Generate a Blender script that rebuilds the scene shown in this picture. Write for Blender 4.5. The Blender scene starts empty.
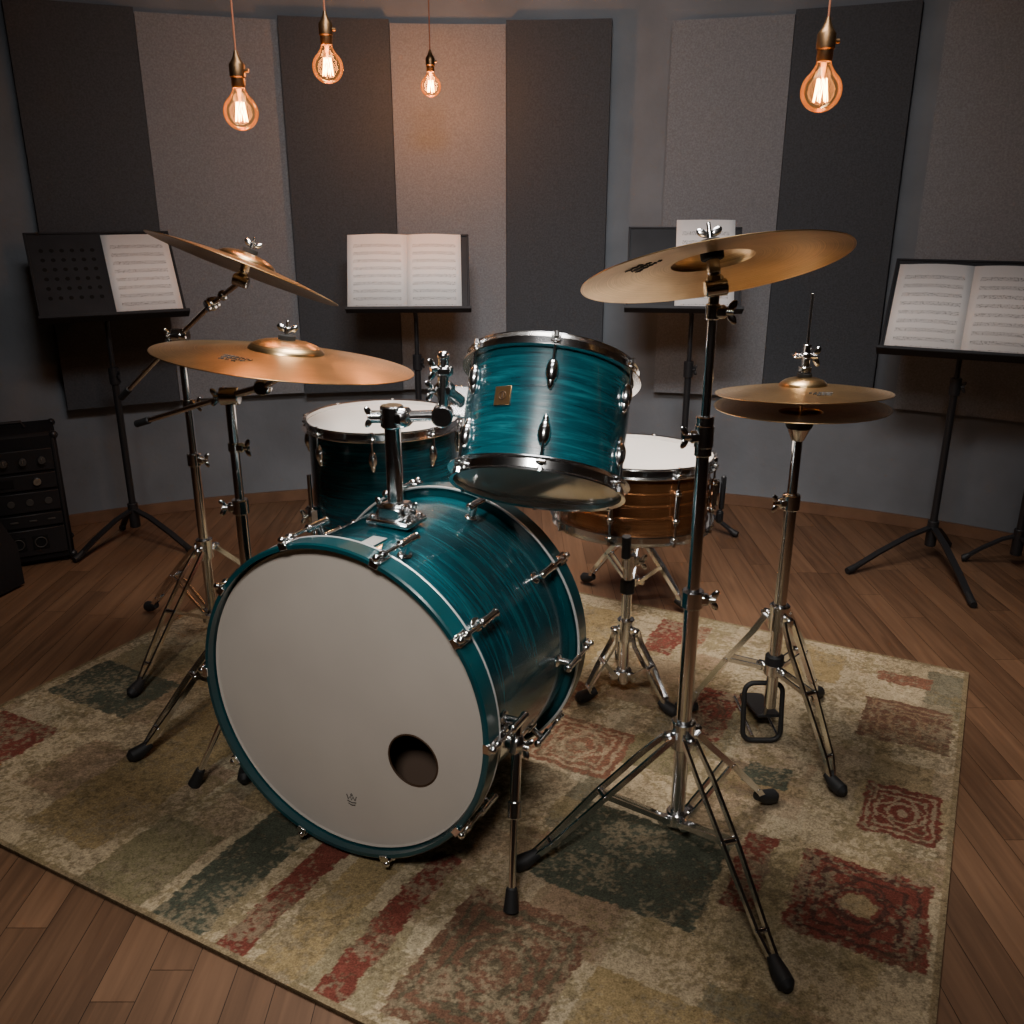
import bpy, math, random
import numpy as np
from mathutils import Vector as V, Matrix as M
random.seed(7); rng=np.random.default_rng(5)
pi=math.pi
# ------------------------------------------------------------------ materials
def new_mat(name):
    m=bpy.data.materials.new(name); m.use_nodes=True
    nt=m.node_tree; return m,nt,nt.nodes['Principled BSDF']
def pmat(name,col,rough=.5,metal=0,coat=0,bump=0,bscale=200,var=0,vscale=20,spec=.5,emit=None,estr=0,aniso=0):
    m,nt,b=new_mat(name)
    b.inputs['Base Color'].default_value=(*col,1); b.inputs['Roughness'].default_value=rough
    b.inputs['Metallic'].default_value=metal; b.inputs['Coat Weight'].default_value=coat
    b.inputs['Coat Roughness'].default_value=.08
    b.inputs['Specular IOR Level'].default_value=spec
    b.inputs['Anisotropic'].default_value=aniso
    if emit: b.inputs['Emission Color'].default_value=(*emit,1); b.inputs['Emission Strength'].default_value=estr
    tc=nt.nodes.new('ShaderNodeTexCoord')
    if var:
        n=nt.nodes.new('ShaderNodeTexNoise'); n.inputs['Scale'].default_value=vscale; n.inputs['Detail'].default_value=4
        nt.links.new(tc.outputs['Object'],n.inputs['Vector'])
        r=nt.nodes.new('ShaderNodeValToRGB'); r.color_ramp.elements[0].position=.3; r.color_ramp.elements[1].position=.7
        r.color_ramp.elements[0].color=(*[c*(1-var) for c in col],1); r.color_ramp.elements[1].color=(*[min(1,c*(1+var)) for c in col],1)
        nt.links.new(n.outputs['Fac'],r.inputs['Fac']); nt.links.new(r.outputs['Color'],b.inputs['Base Color'])
    if bump:
        n2=nt.nodes.new('ShaderNodeTexNoise'); n2.inputs['Scale'].default_value=bscale; n2.inputs['Detail'].default_value=3
        nt.links.new(tc.outputs['Object'],n2.inputs['Vector'])
        bp=nt.nodes.new('ShaderNodeBump'); bp.inputs['Strength'].default_value=bump; bp.inputs['Distance'].default_value=.003
        nt.links.new(n2.outputs['Fac'],bp.inputs['Height']); nt.links.new(bp.outputs['Normal'],b.inputs['Normal'])
    return m
CHROME=pmat('chrome',(.82,.82,.82),.17,1)
STEEL=pmat('satin_steel',(.55,.54,.52),.28,1)
RUBBER=pmat('black_rubber',(.012,.012,.013),.6)
BLACKMET=pmat('black_painted_metal',(.018,.018,.02),.4)
HEADW=pmat('coated_head',(.50,.45,.395),.55,bump=.08,bscale=900,var=.04,vscale=6)
HEADT=pmat('coated_head_white',(.74,.69,.63),.45,bump=.05,bscale=900)
HEADB=pmat('clear_head',(.42,.37,.33),.12,coat=.5)
HOOPT=pmat('teal_lacquer_hoop',(.002,.050,.061),.28,coat=.7,var=.25,vscale=8)
SILVER=pmat('silver_inlay',(.72,.73,.72),.3,.5)
WOODIN=pmat('maple_inner_ply',(.16,.09,.05),.6,var=.2)
FELT=pmat('felt',(.02,.02,.02),.95)
BRASS=pmat('brass_badge',(.55,.33,.16),.35,1)
DARKB=pmat('badge_engraving',(.05,.025,.012),.5)
INK=pmat('ink',(.03,.028,.025),.6)
def wrap_mat(name,c1,c2,c3,sc=(5,5,90),rough=.28,coat=.45,metal=0,dist=.8,cr=.15):
    m,nt,b=new_mat(name)
    tc=nt.nodes.new('ShaderNodeTexCoord'); mp=nt.nodes.new('ShaderNodeMapping')
    mp.inputs['Scale'].default_value=sc
    n=nt.nodes.new('ShaderNodeTexNoise'); n.inputs['Scale'].default_value=1.0; n.inputs['Detail'].default_value=7; n.inputs['Roughness'].default_value=.68; n.inputs['Distortion'].default_value=dist
    r=nt.nodes.new('ShaderNodeValToRGB'); e=r.color_ramp.elements
    e[0].position=.34; e[0].color=(*c1,1); e[1].position=.70; e[1].color=(*c3,1); k=e.new(.52); k.color=(*c2,1)
    nt.links.new(tc.outputs['Object'],mp.inputs['Vector']); nt.links.new(mp.outputs['Vector'],n.inputs['Vector'])
    nt.links.new(n.outputs['Fac'],r.inputs['Fac']); nt.links.new(r.outputs['Color'],b.inputs['Base Color'])
    b.inputs['Roughness'].default_value=rough; b.inputs['Coat Weight'].default_value=coat; b.inputs['Coat Roughness'].default_value=cr; b.inputs['Metallic'].default_value=metal
    bp=nt.nodes.new('ShaderNodeBump'); bp.inputs['Strength'].default_value=.12; bp.inputs['Distance'].default_value=.002
    nt.links.new(n.outputs['Fac'],bp.inputs['Height']); nt.links.new(bp.outputs['Normal'],b.inputs['Normal'])
    return m
TEAL=wrap_mat('teal_oyster_wrap',(.0010,.026,.038),(.0022,.062,.080),(.009,.135,.160),(6,6,85),.27,.75,cr=.1)
BRONZE_SH=wrap_mat('polished_bronze_shell',(.30,.12,.045),(.42,.185,.075),(.55,.27,.12),(3,3,160),.27,.2,.85,.3)
def cym_mat():
    m,nt,b=new_mat('cymbal_bronze')
    tc=nt.nodes.new('ShaderNodeTexCoord'); sp=nt.nodes.new('ShaderNodeSeparateXYZ'); cb=nt.nodes.new('ShaderNodeCombineXYZ')
    nt.links.new(tc.outputs['Object'],sp.inputs[0]); nt.links.new(sp.outputs[0],cb.inputs[0]); nt.links.new(sp.outputs[1],cb.inputs[1])
    ln=nt.nodes.new('ShaderNodeVectorMath'); ln.operation='LENGTH'; nt.links.new(cb.outputs[0],ln.inputs[0])
    n=nt.nodes.new('ShaderNodeTexNoise'); n.noise_dimensions='1D'; n.inputs['Scale'].default_value=420; n.inputs['Detail'].default_value=3
    nt.links.new(ln.outputs['Value'],n.inputs['W'])
    n2=nt.nodes.new('ShaderNodeTexNoise'); n2.inputs['Scale'].default_value=9; n2.inputs['Detail'].default_value=5
    nt.links.new(tc.outputs['Object'],n2.inputs['Vector'])
    r=nt.nodes.new('ShaderNodeValToRGB'); r.color_ramp.elements[0].color=(.34,.21,.095,1); r.color_ramp.elements[1].color=(.80,.56,.29,1)
    r.color_ramp.elements[0].position=.3; r.color_ramp.elements[1].position=.7
    ad=nt.nodes.new('ShaderNodeMath'); ad.operation='MULTIPLY_ADD'; ad.inputs[1].default_value=.4
    mu=nt.nodes.new('ShaderNodeMath'); mu.operation='MULTIPLY'; mu.inputs[1].default_value=.6
    nt.links.new(n2.outputs['Fac'],mu.inputs[0]); nt.links.new(n.outputs['Fac'],ad.inputs[0]); nt.links.new(mu.outputs[0],ad.inputs[2])
    nt.links.new(ad.outputs[0],r.inputs['Fac']); nt.links.new(r.outputs['Color'],b.inputs['Base Color'])
    b.inputs['Metallic'].default_value=1; b.inputs['Roughness'].default_value=.3
    bp=nt.nodes.new('ShaderNodeBump'); bp.inputs['Strength'].default_value=.5; bp.inputs['Distance'].default_value=.0008
    nt.links.new(n.outputs['Fac'],bp.inputs['Height']); nt.links.new(bp.outputs['Normal'],b.inputs['Normal'])
    return m
CYM=cym_mat()
def paper_mat():
    m,nt,b=new_mat('sheet_music_paper')
    uv=nt.nodes.new('ShaderNodeTexCoord'); sp=nt.nodes.new('ShaderNodeSeparateXYZ'); nt.links.new(uv.outputs['UV'],sp.inputs[0])
    def mth(op,a,bb=None,clamp=False):
        n=nt.nodes.new('ShaderNodeMath'); n.operation=op
        for i,x in enumerate([a,bb]):
            if x is None: continue
            if isinstance(x,(int,float)): n.inputs[i].default_value=x
            else: nt.links.new(x,n.inputs[i])
        return n.outputs[0]
    row=mth('FRACT',mth('MULTIPLY',sp.outputs[1],10))
    inr=mth('MULTIPLY',mth('GREATER_THAN',row,.28),mth('LESS_THAN',row,.70))
    fu=mth('FRACT',sp.outputs[0])
    inm=mth('MULTIPLY',mth('GREATER_THAN',fu,.10),mth('LESS_THAN',fu,.90))
    ine=mth('MULTIPLY',mth('GREATER_THAN',sp.outputs[1],.06),mth('LESS_THAN',sp.outputs[1],.9))
    reg=mth('MULTIPLY',mth('MULTIPLY',inr,inm),ine)
    line=mth('LESS_THAN',mth('FRACT',mth('MULTIPLY',row,11)),.24)
    mp=nt.nodes.new('ShaderNodeMapping'); mp.inputs['Scale'].default_value=(60,80,1); nt.links.new(uv.outputs['UV'],mp.inputs['Vector'])
    nz=nt.nodes.new('ShaderNodeTexNoise'); nz.inputs['Scale'].default_value=1; nz.inputs['Detail'].default_value=0; nt.links.new(mp.outputs[0],nz.inputs['Vector'])
    note=mth('GREATER_THAN',nz.outputs['Fac'],.62)
    ink=mth('MULTIPLY',reg,mth('MAXIMUM',mth('MULTIPLY',line,.6),mth('MULTIPLY',note,.75)))
    mx=nt.nodes.new('ShaderNodeMix'); mx.data_type='RGBA'; mx.inputs[6].default_value=(.94,.92,.89,1); mx.inputs[7].default_value=(.03,.03,.03,1)
    nt.links.new(ink,mx.inputs[0]); nt.links.new(mx.outputs[2],b.inputs['Base Color'])
    b.inputs['Roughness'].default_value=.7
    return m
PAPER=paper_mat()
# ------------------------------------------------------------------ mesh builder
def frame(z,xh=V((1,0,0))):
    z=V(z).normalized(); x=V(xh)-z*V(xh).dot(z)
    if x.length<1e-4: x=V((0,1,0))-z*z.y
    x.normalize(); y=z.cross(x); return M((x,y,z)).transposed()
def T(R,o):
    m=R.to_4x4(); m.translation=V(o); return m
class B:
    def __init__(s): s.v=[];s.f=[];s.m=[];s.mats=[];s.uv={}
    def mi(s,mat):
        if mat not in s.mats: s.mats.append(mat)
        return s.mats.index(mat)
    def add(s,vs,fs,mat,mx=None):
        o=len(s.v); k=s.mi(mat)
        for p in vs:
            p=V(p); s.v.append(mx@p if mx else p)
        for f in fs: s.f.append([o+i for i in f]); s.m.append(k)
    def lathe(s,prof,mat,mx=None,seg=64,closed=False):
        vs=[];fs=[]
        for r,z in prof:
            for i in range(seg):
                a=2*pi*i/seg; vs.append((r*math.cos(a),r*math.sin(a),z))
        n=len(prof)
        for j in range(n if closed else n-1):
            j2=(j+1)%n
            for i in range(seg):
                i2=(i+1)%seg; fs.append((j*seg+i,j*seg+i2,j2*seg+i2,j2*seg+i))
        s.add(vs,fs,mat,mx)
    def disc(s,r,z,mat,mx=None,seg=64,c=(0,0)):
        s.add([(c[0]+r*math.cos(2*pi*i/seg),c[1]+r*math.sin(2*pi*i/seg),z) for i in range(seg)],[tuple(range(seg))],mat,mx)
    def cyl(s,p0,p1,r0,mat,r1=None,seg=16):
        p0=V(p0);p1=V(p1); r1=r0 if r1 is None else r1; L=(p1-p0).length
        if L<1e-6: return
        mx=T(frame(p1-p0),p0); b=min(r0,r1,L)*.12
        s.lathe([(0.0001,0),(r0-b,0),(r0,b),(r1,L-b),(r1-b,L),(0.0001,L)],mat,mx,seg)
    def sweep(s,pts,r,mat,seg=10,sec=None,up=None):
        pts=[V(p) for p in pts]; n=len(pts); vs=[];fs=[]
        t0=(pts[1]-pts[0]).normalized(); x=V(up) if up else (V((0,0,1)) if abs(t0.z)<.9 else V((1,0,0)))
        rr=r if isinstance(r,(list,tuple)) else [r]*n
        sec=sec or [(math.cos(2*pi*i/seg),math.sin(2*pi*i/seg)) for i in range(seg)]
        ns=len(sec)
        for i,p in enumerate(pts):
            t=((pts[min(i+1,n-1)]-pts[max(i-1,0)])).normalized()
            x=(x-t*x.dot(t)).normalized(); y=t.cross(x)
            for a,b in sec: vs.append(p+(x*a+y*b)*rr[i])
        for i in range(n-1):
            for k in range(ns):
                k2=(k+1)%ns; fs.append((i*ns+k,i*ns+k2,(i+1)*ns+k2,(i+1)*ns+k))
        fs.append(tuple(range(ns))[::-1]); fs.append(tuple((n-1)*ns+k for k in range(ns)))
        s.add(vs,fs,mat)
    def bar(s,pts,w,h,mat,up=(0,0,1)):
        s.sweep(pts,1,mat,sec=[(h/2,w/2),(-h/2,w/2),(-h/2,-w/2),(h/2,-w/2)],up=up)
    def box(s,sz,mat,mx=None,bev=.12):
        x,y,z=[a/2 for a in sz]; b=min(sz)*bev
        vs=[];
        for sx in(-1,1):
            for sy in(-1,1):
                for sz_ in(-1,1):
                    vs+= [(sx*x,sy*(y-b),sz_*(z-b)),(sx*(x-b),sy*y,sz_*(z-b)),(sx*(x-b),sy*(y-b),sz_*z)]
        def I(sx,sy,sz_,k): return (((sx>0)*2+(sy>0))*2+(sz_>0))*3+k
        fs=[]
        for a in(-1,1):
            fs.append([I(a,-1,-1,0),I(a,1,-1,0),I(a,1,1,0),I(a,-1,1,0)])
            fs.append([I(-1,a,-1,1),I(1,a,-1,1),I(1,a,1,1),I(-1,a,1,1)])
            fs.append([I(-1,-1,a,2),I(1,-1,a,2),I(1,1,a,2),I(-1,1,a,2)])
            for c in(-1,1):
                fs.append([I(a,c,-1,0),I(a,c,1,0),I(a,c,1,1),I(a,c,-1,1)])
                fs.append([I(a,-1,c,0),I(a,1,c,0),I(a,1,c,2),I(a,-1,c,2)])
                fs.append([I(-1,a,c,1),I(1,a,c,1),I(1,a,c,2),I(-1,a,c,2)])
                for d in(-1,1): fs.append([I(a,c,d,0),I(a,c,d,1),I(a,c,d,2)])
        s.add(vs,fs,mat,mx)
    def ell(s,c,rad,mat,R=None,seg=16,rings=9):
        prof=[(max(1e-4,math.sin(pi*i/rings)),-math.cos(pi*i/rings)) for i in range(rings+1)]
        m=T(R or M.Identity(3),c)@M.Diagonal((*rad,1)); s.lathe(prof,mat,m,seg)
    def torus(s,R,r,mat,mx=None,seg=64,k=10):
        s.lathe([(R+r*math.cos(2*pi*i/k),r*math.sin(2*pi*i/k)) for i in range(k)],mat,mx,seg,True)
    def wing(s,c,ax,side,mat=None,k=.85):
        mat=mat or CHROME; c=V(c); ax=V(ax).normalized(); side=V(side); side=(side-ax*side.dot(ax)).normalized()
        s.cyl(c,c+ax*.014*k,.0065*k,mat)
        t=ax.cross(side)
        for g in(-1,1):
            sd=(side*g*.85+ax*.55).normalized(); R=M((sd,t,sd.cross(t))).transposed()
            s.ell(c+ax*.011*k+side*g*.012*k,(.013*k,.0028*k,.0075*k),mat,R,12,7)
    def out(s,name,mx=None,shade=True,parent=None,angle=38):
        me=bpy.data.meshes.new(name); me.from_pydata([tuple(p) for p in s.v],[],s.f)
        for m in s.mats: me.materials.append(m)
        me.polygons.foreach_set('material_index',s.m); me.update()
        import bmesh
        bm=bmesh.new(); bm.from_mesh(me); bmesh.ops.recalc_face_normals(bm,faces=bm.faces); bm.to_mesh(me); bm.free()
        if shade:
            me.polygons.foreach_set('use_smooth',[True]*len(me.polygons)); me.set_sharp_from_angle(angle=math.radians(angle))
        ob=bpy.data.objects.new(name,me); bpy.context.collection.objects.link(ob)
        if mx is not None: ob.matrix_world=mx
        if parent: ob.parent=parent
        return ob
def rebase(b,o):
    o=V(o); b.v=[p-o for p in b.v]; return M.Translation(o)
ZR=.009
# ------------------------------------------------------------------ room
CX,CY,R0=-.1,.5,3.3; HC=2.7
def plaster(name,c,var=.16):
    return pmat(name,c,.85,bump=.25,bscale=60,var=var,vscale=3.5)
WALLM=plaster('grey_plaster_wall',(.180,.194,.210))
CEILM=pmat('ceiling_paint',(.05,.05,.053),.9,var=.1)
def arc_wall(a0,a1,name,r,th,z0,z1,mat,n=40):
    b=B(); vs=[];fs=[]
    for i in range(n+1):
        a=math.radians(a0+(a1-a0)*i/n); s_,c_=math.sin(a),math.cos(a)
        for rr in (r,r-th):
            for z in(z0,z1): vs.append((CX+rr*s_,CY+rr*c_,z))
    for i in range(n):
        o=i*4;p=o+4
        for q in((0,1),(1,3),(3,2),(2,0)): fs.append((o+q[0],o+q[1],p+q[1],p+q[0]))
    fs.append((0,1,3,2)); fs.append((4*n,4*n+1,4*n+3,4*n+2))
    b.add(vs,fs,mat); return b
arc_wall(-90,90,'w',R0+.12,.12,0,HC,WALLM,90).out('wall_back')
def slab(name,lo,hi,mat):
    b=B(); c=[(a+d)/2 for a,d in zip(lo,hi)]; b.box([d-a for a,d in zip(lo,hi)],mat,M.Translation(c),.001); return b.out(name,shade=False)
slab('wall_left',(CX-R0-.12,-2.6,0),(CX-R0,CY,HC),WALLM)
slab('wall_right',(CX+R0,-2.6,0),(CX+R0+.12,CY,HC),WALLM)
slab('wall_front',(CX-R0-.12,-2.72,0),(CX+R0+.12,-2.6,HC),WALLM)
slab('ceiling',(CX-R0-.12,-2.72,HC),(CX+R0+.12,CY+R0+.12,HC+.1),CEILM)
BASEM=pmat('oak_baseboard',(.17,.09,.05),.5,var=.2,vscale=12)
bb=arc_wall(-89,89,'b',R0-.001,.016,0.001,.045,BASEM,90); bb.out('baseboard_back')
def felt_panel(name,c):
    m,nt,b=new_mat(name)
    tc=nt.nodes.new('ShaderNodeTexCoord'); n=nt.nodes.new('ShaderNodeTexNoise'); n.inputs['Scale'].default_value=170; n.inputs['Detail'].default_value=4
    nt.links.new(tc.outputs['Object'],n.inputs['Vector'])
    r=nt.nodes.new('ShaderNodeValToRGB'); r.color_ramp.elements[0].position=.35; r.color_ramp.elements[1].position=.68
    r.color_ramp.elements[0].color=(*[x*.86 for x in c],1); r.color_ramp.elements[1].color=(*[x*1.14 for x in c],1)
    nt.links.new(n.outputs['Fac'],r.inputs['Fac']); nt.links.new(r.outputs['Color'],b.inputs['Base Color'])
    b.inputs['Roughness'].default_value=.97; b.inputs['Specular IOR Level'].default_value=.1
    bp=nt.nodes.new('ShaderNodeBump'); bp.inputs['Strength'].default_value=.2; bp.inputs['Distance'].default_value=.0015
    nt.links.new(n.outputs['Fac'],bp.inputs['Height']); nt.links.new(bp.outputs['Normal'],b.inputs['Normal'])
    return m
PD=felt_panel('charcoal_felt',(.068,.074,.082)); PL=felt_panel('light_grey_felt',(.220,.226,.238))
panels=[(-46,-38,PL),(-29.03,-21.94,PD),(-21.9,-13.4,PL),(-13.35,-6.28,PD),(-6.24,1.35,PL),(1.39,8.29,PD),(12.16,19.7,PL),(19.76,26.98,PD),(28.4,37,PL),(44,52,PD),(-62,-54,PD)]
for a0,a1,m in panels:
    th=.06 if m is PD else .04
    z1=1.85 if m is PD else 1.84
    arc_wall(a0,a1,'p',R0-.002,th,.47,z1,m,10).out('acoustic_panel')
# floor: long straight strips
def floor():
    vs=[];fs=[];uvs=[];cols=[]
    W=.072; g=.0006; x=CX-R0-.08; rr=random.Random(4)
    while x<CX+R0+.08:
        y=-2.7-rr.random()*.8
        while y<3.95:
            L=rr.uniform(.6,1.4); y0=max(y,-2.7); y1=min(y+L,3.95)
            if y1>y0+.01:
                o=len(vs)
                q=[(x+g,y0+g),(x+W-g,y0+g),(x+W-g,y1-g),(x+g,y1-g)]
                vs+=[(a,b,0) for a,b in q]; fs.append((o,o+1,o+2,o+3))
                ru,rv=rr.random()*30,rr.random()*30; c=rr.random()
                uvs+=[(b-y0+ru,a-x+rv) for a,b in q]; cols+=[c]*4
            y+=L
        x+=W
    nb=len(vs); vs+=[(CX-R0-.1,-2.7,-.002),(CX+R0+.1,-2.7,-.002),(CX+R0+.1,4.0,-.002),(CX-R0-.1,4.0,-.002)]
    fs.append((nb,nb+1,nb+2,nb+3)); uvs+=[(0,0)]*4; cols+=[0]*4
    me=bpy.data.meshes.new('floor'); me.from_pydata(vs,[],fs)
    ul=me.uv_layers.new(name='UVMap'); ul.data.foreach_set('uv',[x for p in uvs for x in p])
    at=me.attributes.new('tone','FLOAT','CORNER'); at.data.foreach_set('value',cols)
    m,nt,b=new_mat('walnut_strip_floor')
    m2=pmat('floor_joint',(.016,.010,.006),.8)
    me.materials.append(m); me.materials.append(m2); me.polygons[len(fs)-1].material_index=1
    tc=nt.nodes.new('ShaderNodeTexCoord'); mp=nt.nodes.new('ShaderNodeMapping'); mp.inputs['Scale'].default_value=(2.2,34,1)
    n=nt.nodes.new('ShaderNodeTexNoise'); n.inputs['Scale'].default_value=1.6; n.inputs['Detail'].default_value=7; n.inputs['Distortion'].default_value=.7
    nt.links.new(tc.outputs['UV'],mp.inputs['Vector']); nt.links.new(mp.outputs[0],n.inputs['Vector'])
    a=nt.nodes.new('ShaderNodeAttribute'); a.attribute_name='tone'
    ma=nt.nodes.new('ShaderNodeMath'); ma.operation='MULTIPLY_ADD'; ma.inputs[1].default_value=.30; nt.links.new(a.outputs['Fac'],ma.inputs[0])
    mb=nt.nodes.new('ShaderNodeMath'); mb.operation='MULTIPLY'; mb.inputs[1].default_value=.66; nt.links.new(n.outputs['Fac'],mb.inputs[0]); nt.links.new(mb.outputs[0],ma.inputs[2])
    r=nt.nodes.new('ShaderNodeValToRGB'); r.color_ramp.elements[0].position=.2;r.color_ramp.elements[0].color=(.078,.040,.022,1)
    r.color_ramp.elements[1].position=.85;r.color_ramp.elements[1].color=(.245,.132,.072,1)
    nt.links.new(ma.outputs[0],r.inputs['Fac']); nt.links.new(r.outputs['Color'],b.inputs['Base Color'])
    b.inputs['Roughness'].default_value=.52; b.inputs['Specular IOR Level'].default_value=.3
    bp=nt.nodes.new('ShaderNodeBump'); bp.inputs['Strength'].default_value=.1; bp.inputs['Distance'].default_value=.001
    nt.links.new(n.outputs['Fac'],bp.inputs['Height']); nt.links.new(bp.outputs['Normal'],b.inputs['Normal'])
    ob=bpy.data.objects.new('floor',me); bpy.context.collection.objects.link(ob)
floor()
# ------------------------------------------------------------------ rug
def vnoise(h,w,cell,seed):
    r=np.random.default_rng(seed); gh,gw=int(h/cell)+3,int(w/cell)+3; g=r.random((gh,gw))
    y=np.arange(h)/cell; x=np.arange(w)/cell; yi=y.astype(int); xi=x.astype(int); fy=(y-yi)[:,None]; fx=(x-xi)[None]
    fy=fy*fy*(3-2*fy); fx=fx*fx*(3-2*fx)
    return (g[yi][:,xi]*(1-fy)*(1-fx)+g[yi+1][:,xi]*fy*(1-fx)+g[yi][:,xi+1]*(1-fy)*fx+g[yi+1][:,xi+1]*fy*fx)
def rug():
    d0,d1,n0,n1=-2.07,.085,.83,2.485
    W,H=700,540
    dd=np.linspace(d0,d1,W)[None]+0*np.zeros((H,1)); nn=np.linspace(n0,n1,H)[:,None]+np.zeros((1,W))
    jx=(vnoise(H,W,3,1)-.5)*.010+(vnoise(H,W,12,2)-.5)*.010; jy=(vnoise(H,W,3,3)-.5)*.010+(vnoise(H,W,12,4)-.5)*.010
    D=dd+jx;N=nn+jy
    A=np.array
    cream=A((.40,.32,.205)); gold=A((.285,.21,.105)); olive=A((.185,.155,.085)); green=A((.072,.078,.055)); red=A((.160,.048,.034)); brown=A((.145,.078,.050)); sand=A((.32,.25,.155)); lt=A((.46,.385,.26)); rust=A((.19,.090,.056))
    col=np.zeros((H,W,3))+cream
    mask=np.zeros((H,W))
    rr=random.Random(12)
    for _ in range(190):
        a=rr.uniform(d0,d1); c=rr.uniform(n0,n1); w_=rr.uniform(.04,.25); h_=rr.uniform(.03,.3); k=rr.choice([gold,gold,olive,sand,sand,lt,lt,lt,brown,cream*.8,green,rust]); al=rr.uniform(.2,.65)
        m=(D>a)&(D<a+w_)&(N>c)&(N<c+h_); col[m]=col[m]*(1-al)+k*al
    P=[
    (-2.04,-1.83,.99,1.15,red),(-2.03,-1.74,1.26,1.45,green),(-1.60,-1.40,.9,1.5,gold),(-1.36,-1.2,.83,1.05,olive),
    (-1.72,-1.5,1.47,1.72,gold),(-1.95,-1.7,1.85,2.1,brown),
    (-1.17,-1.05,.83,1.16,green),(-1.015,-.955,.83,1.14,red),(-.93,-.84,.83,1.2,gold),(-.805,-.75,.83,1.22,red),
    (-.69,-.45,.86,1.17,brown),(-.42,-.12,.83,1.1,gold),(-.62,-.30,1.24,1.50,green),
    (-.28,-.22,1.33,1.56,red),(-.17,.06,1.33,1.56,red),(-.09,.06,1.67,1.85,red),(-.14,.06,2.03,2.23,brown),
    (-.13,0,2.33,2.39,rust),(-.81,-.60,1.58,1.78,rust),(-1.0,-.84,1.5,1.75,gold),(-.75,-.66,2.2,2.42,red),(-.64,-.6,2.25,2.42,rust),
    (-.53,-.42,1.84,2.08,red),(-.6,-.45,1.66,1.8,olive),(-.36,-.22,2.25,2.42,gold),(-1.0,-.84,2.0,2.4,gold),(-.34,-.24,1.72,1.8,green),
    (-1.4,-1.1,2.0,2.4,green),(-1.7,-1.45,2.1,2.4,red),(-1.2,-1.0,1.75,1.95,olive),(-.95,-.8,1.8,1.95,rust)]
    for a,b,c,e,k in P:
        m=(D>a)&(D<b)&(N>c)&(N<e); col[m]=k; mask[m]=1
    def motif(a,b,c,e,k):
        cx,cy=(a+b)/2,(c+e)/2; u=np.abs(D-cx)/((b-a)/2); v=np.abs(N-cy)/((e-c)/2); q=np.maximum(u,v); r=np.hypot(u,v)
        ins=(D>a)&(D<b)&(N>c)&(N<e)
        for m in ((q<.86)&(q>.78),(q<.66)&(q>.58),(r<.44)&(r>.34),(r<.12),(np.abs(u+v-.7)<.05)&(q<.6)): col[m&ins]=col[m&ins]*.3+A(k)*.7
    motif(-.17,.06,1.33,1.56,(.045,.032,.025)); motif(-.09,.06,1.67,1.85,cream*.9); motif(-.14,.06,2.03,2.23,(.25,.17,.1)); motif(-.81,-.60,1.58,1.78,cream*.9); motif(-.53,-.42,1.84,2.08,(.06,.036,.026)); motif(-.69,-.45,.86,1.17,(.08,.08,.05)); motif(-1.95,-1.7,1.85,2.1,gold)
    m=(np.hypot(D+.055,N-1.445)<.03); col[m]=A((.27,.2,.11))
    edge=np.minimum(np.minimum(dd-d0,d1-dd),np.minimum(nn-n0,n1-nn)); col[edge<.010]=(.24,.18,.105)
    w=vnoise(H,W,1.7,11)*.45+vnoise(H,W,4,12)*.3+vnoise(H,W,22,13)*.45
    wa=(w>.67)*.5+(w>.77)*.25
    col=col*(1-wa[...,None])+np.where(mask[...,None]>0,cream*.62,A((.20,.155,.08)))*wa[...,None]
    w2=vnoise(H,W,1.8,31)*.5+vnoise(H,W,7,32)*.35+vnoise(H,W,40,33)*.4; wb=(w2>.76)*.45
    col=col*(1-wb[...,None])+A((.10,.075,.045))*wb[...,None]
    col*= (.78+.4*vnoise(H,W,60,14))[...,None]
    x=.885*dd+.466*nn; y=-.466*dd+.885*nn
    z=np.full((H,W),ZR-.001)+ (vnoise(H,W,40,20)-.5)*.0006
    vs=np.stack([x,y,z],-1).reshape(-1,3)
    idx=np.arange(H*W).reshape(H,W)
    f=np.stack([idx[:-1,:-1],idx[:-1,1:],idx[1:,1:],idx[1:,:-1]],-1).reshape(-1,4)
    ring=np.concatenate([idx[0,:-1],idx[:-1,-1],idx[-1,:0:-1],idx[:0:-1,0]])
    low=vs[ring].copy(); low[:,2]=.0006
    nb=len(vs); k=len(ring); li=np.arange(k)+nb
    sk=np.stack([ring,li,np.roll(li,-1),np.roll(ring,-1)],-1)
    V2=np.concatenate([vs,low]); F2=np.concatenate([f,sk])
    me=bpy.data.meshes.new('area_rug'); me.from_pydata(V2.tolist(),[],F2.tolist())
    ca=me.color_attributes.new('weave','FLOAT_COLOR','POINT')
    cc=np.ones((len(V2),4)); cc[:nb,:3]=col.reshape(-1,3); cc[nb:,:3]=(.14,.10,.06)
    ca.data.foreach_set('color',cc.ravel())
    m,nt,b=new_mat('wool_patchwork'); me.materials.append(m)
    a=nt.nodes.new('ShaderNodeAttribute'); a.attribute_name='weave'
    tc=nt.nodes.new('ShaderNodeTexCoord'); n=nt.nodes.new('ShaderNodeTexNoise'); n.inputs['Scale'].default_value=320; n.inputs['Detail'].default_value=2
    n4=nt.nodes.new('ShaderNodeTexNoise'); n4.inputs['Scale'].default_value=45; n4.inputs['Detail'].default_value=6; n4.inputs['Roughness'].default_value=.75
    for q in(n,n4): nt.links.new(tc.outputs['Object'],q.inputs['Vector'])
    r=nt.nodes.new('ShaderNodeMapRange'); r.inputs[1].default_value=.3;r.inputs[2].default_value=.7;r.inputs[3].default_value=.68;r.inputs[4].default_value=1.3
    nt.links.new(n.outputs['Fac'],r.inputs[0])
    r2=nt.nodes.new('ShaderNodeMapRange'); r2.inputs[1].default_value=.3;r2.inputs[2].default_value=.7;r2.inputs[3].default_value=.72;r2.inputs[4].default_value=1.22
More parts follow.
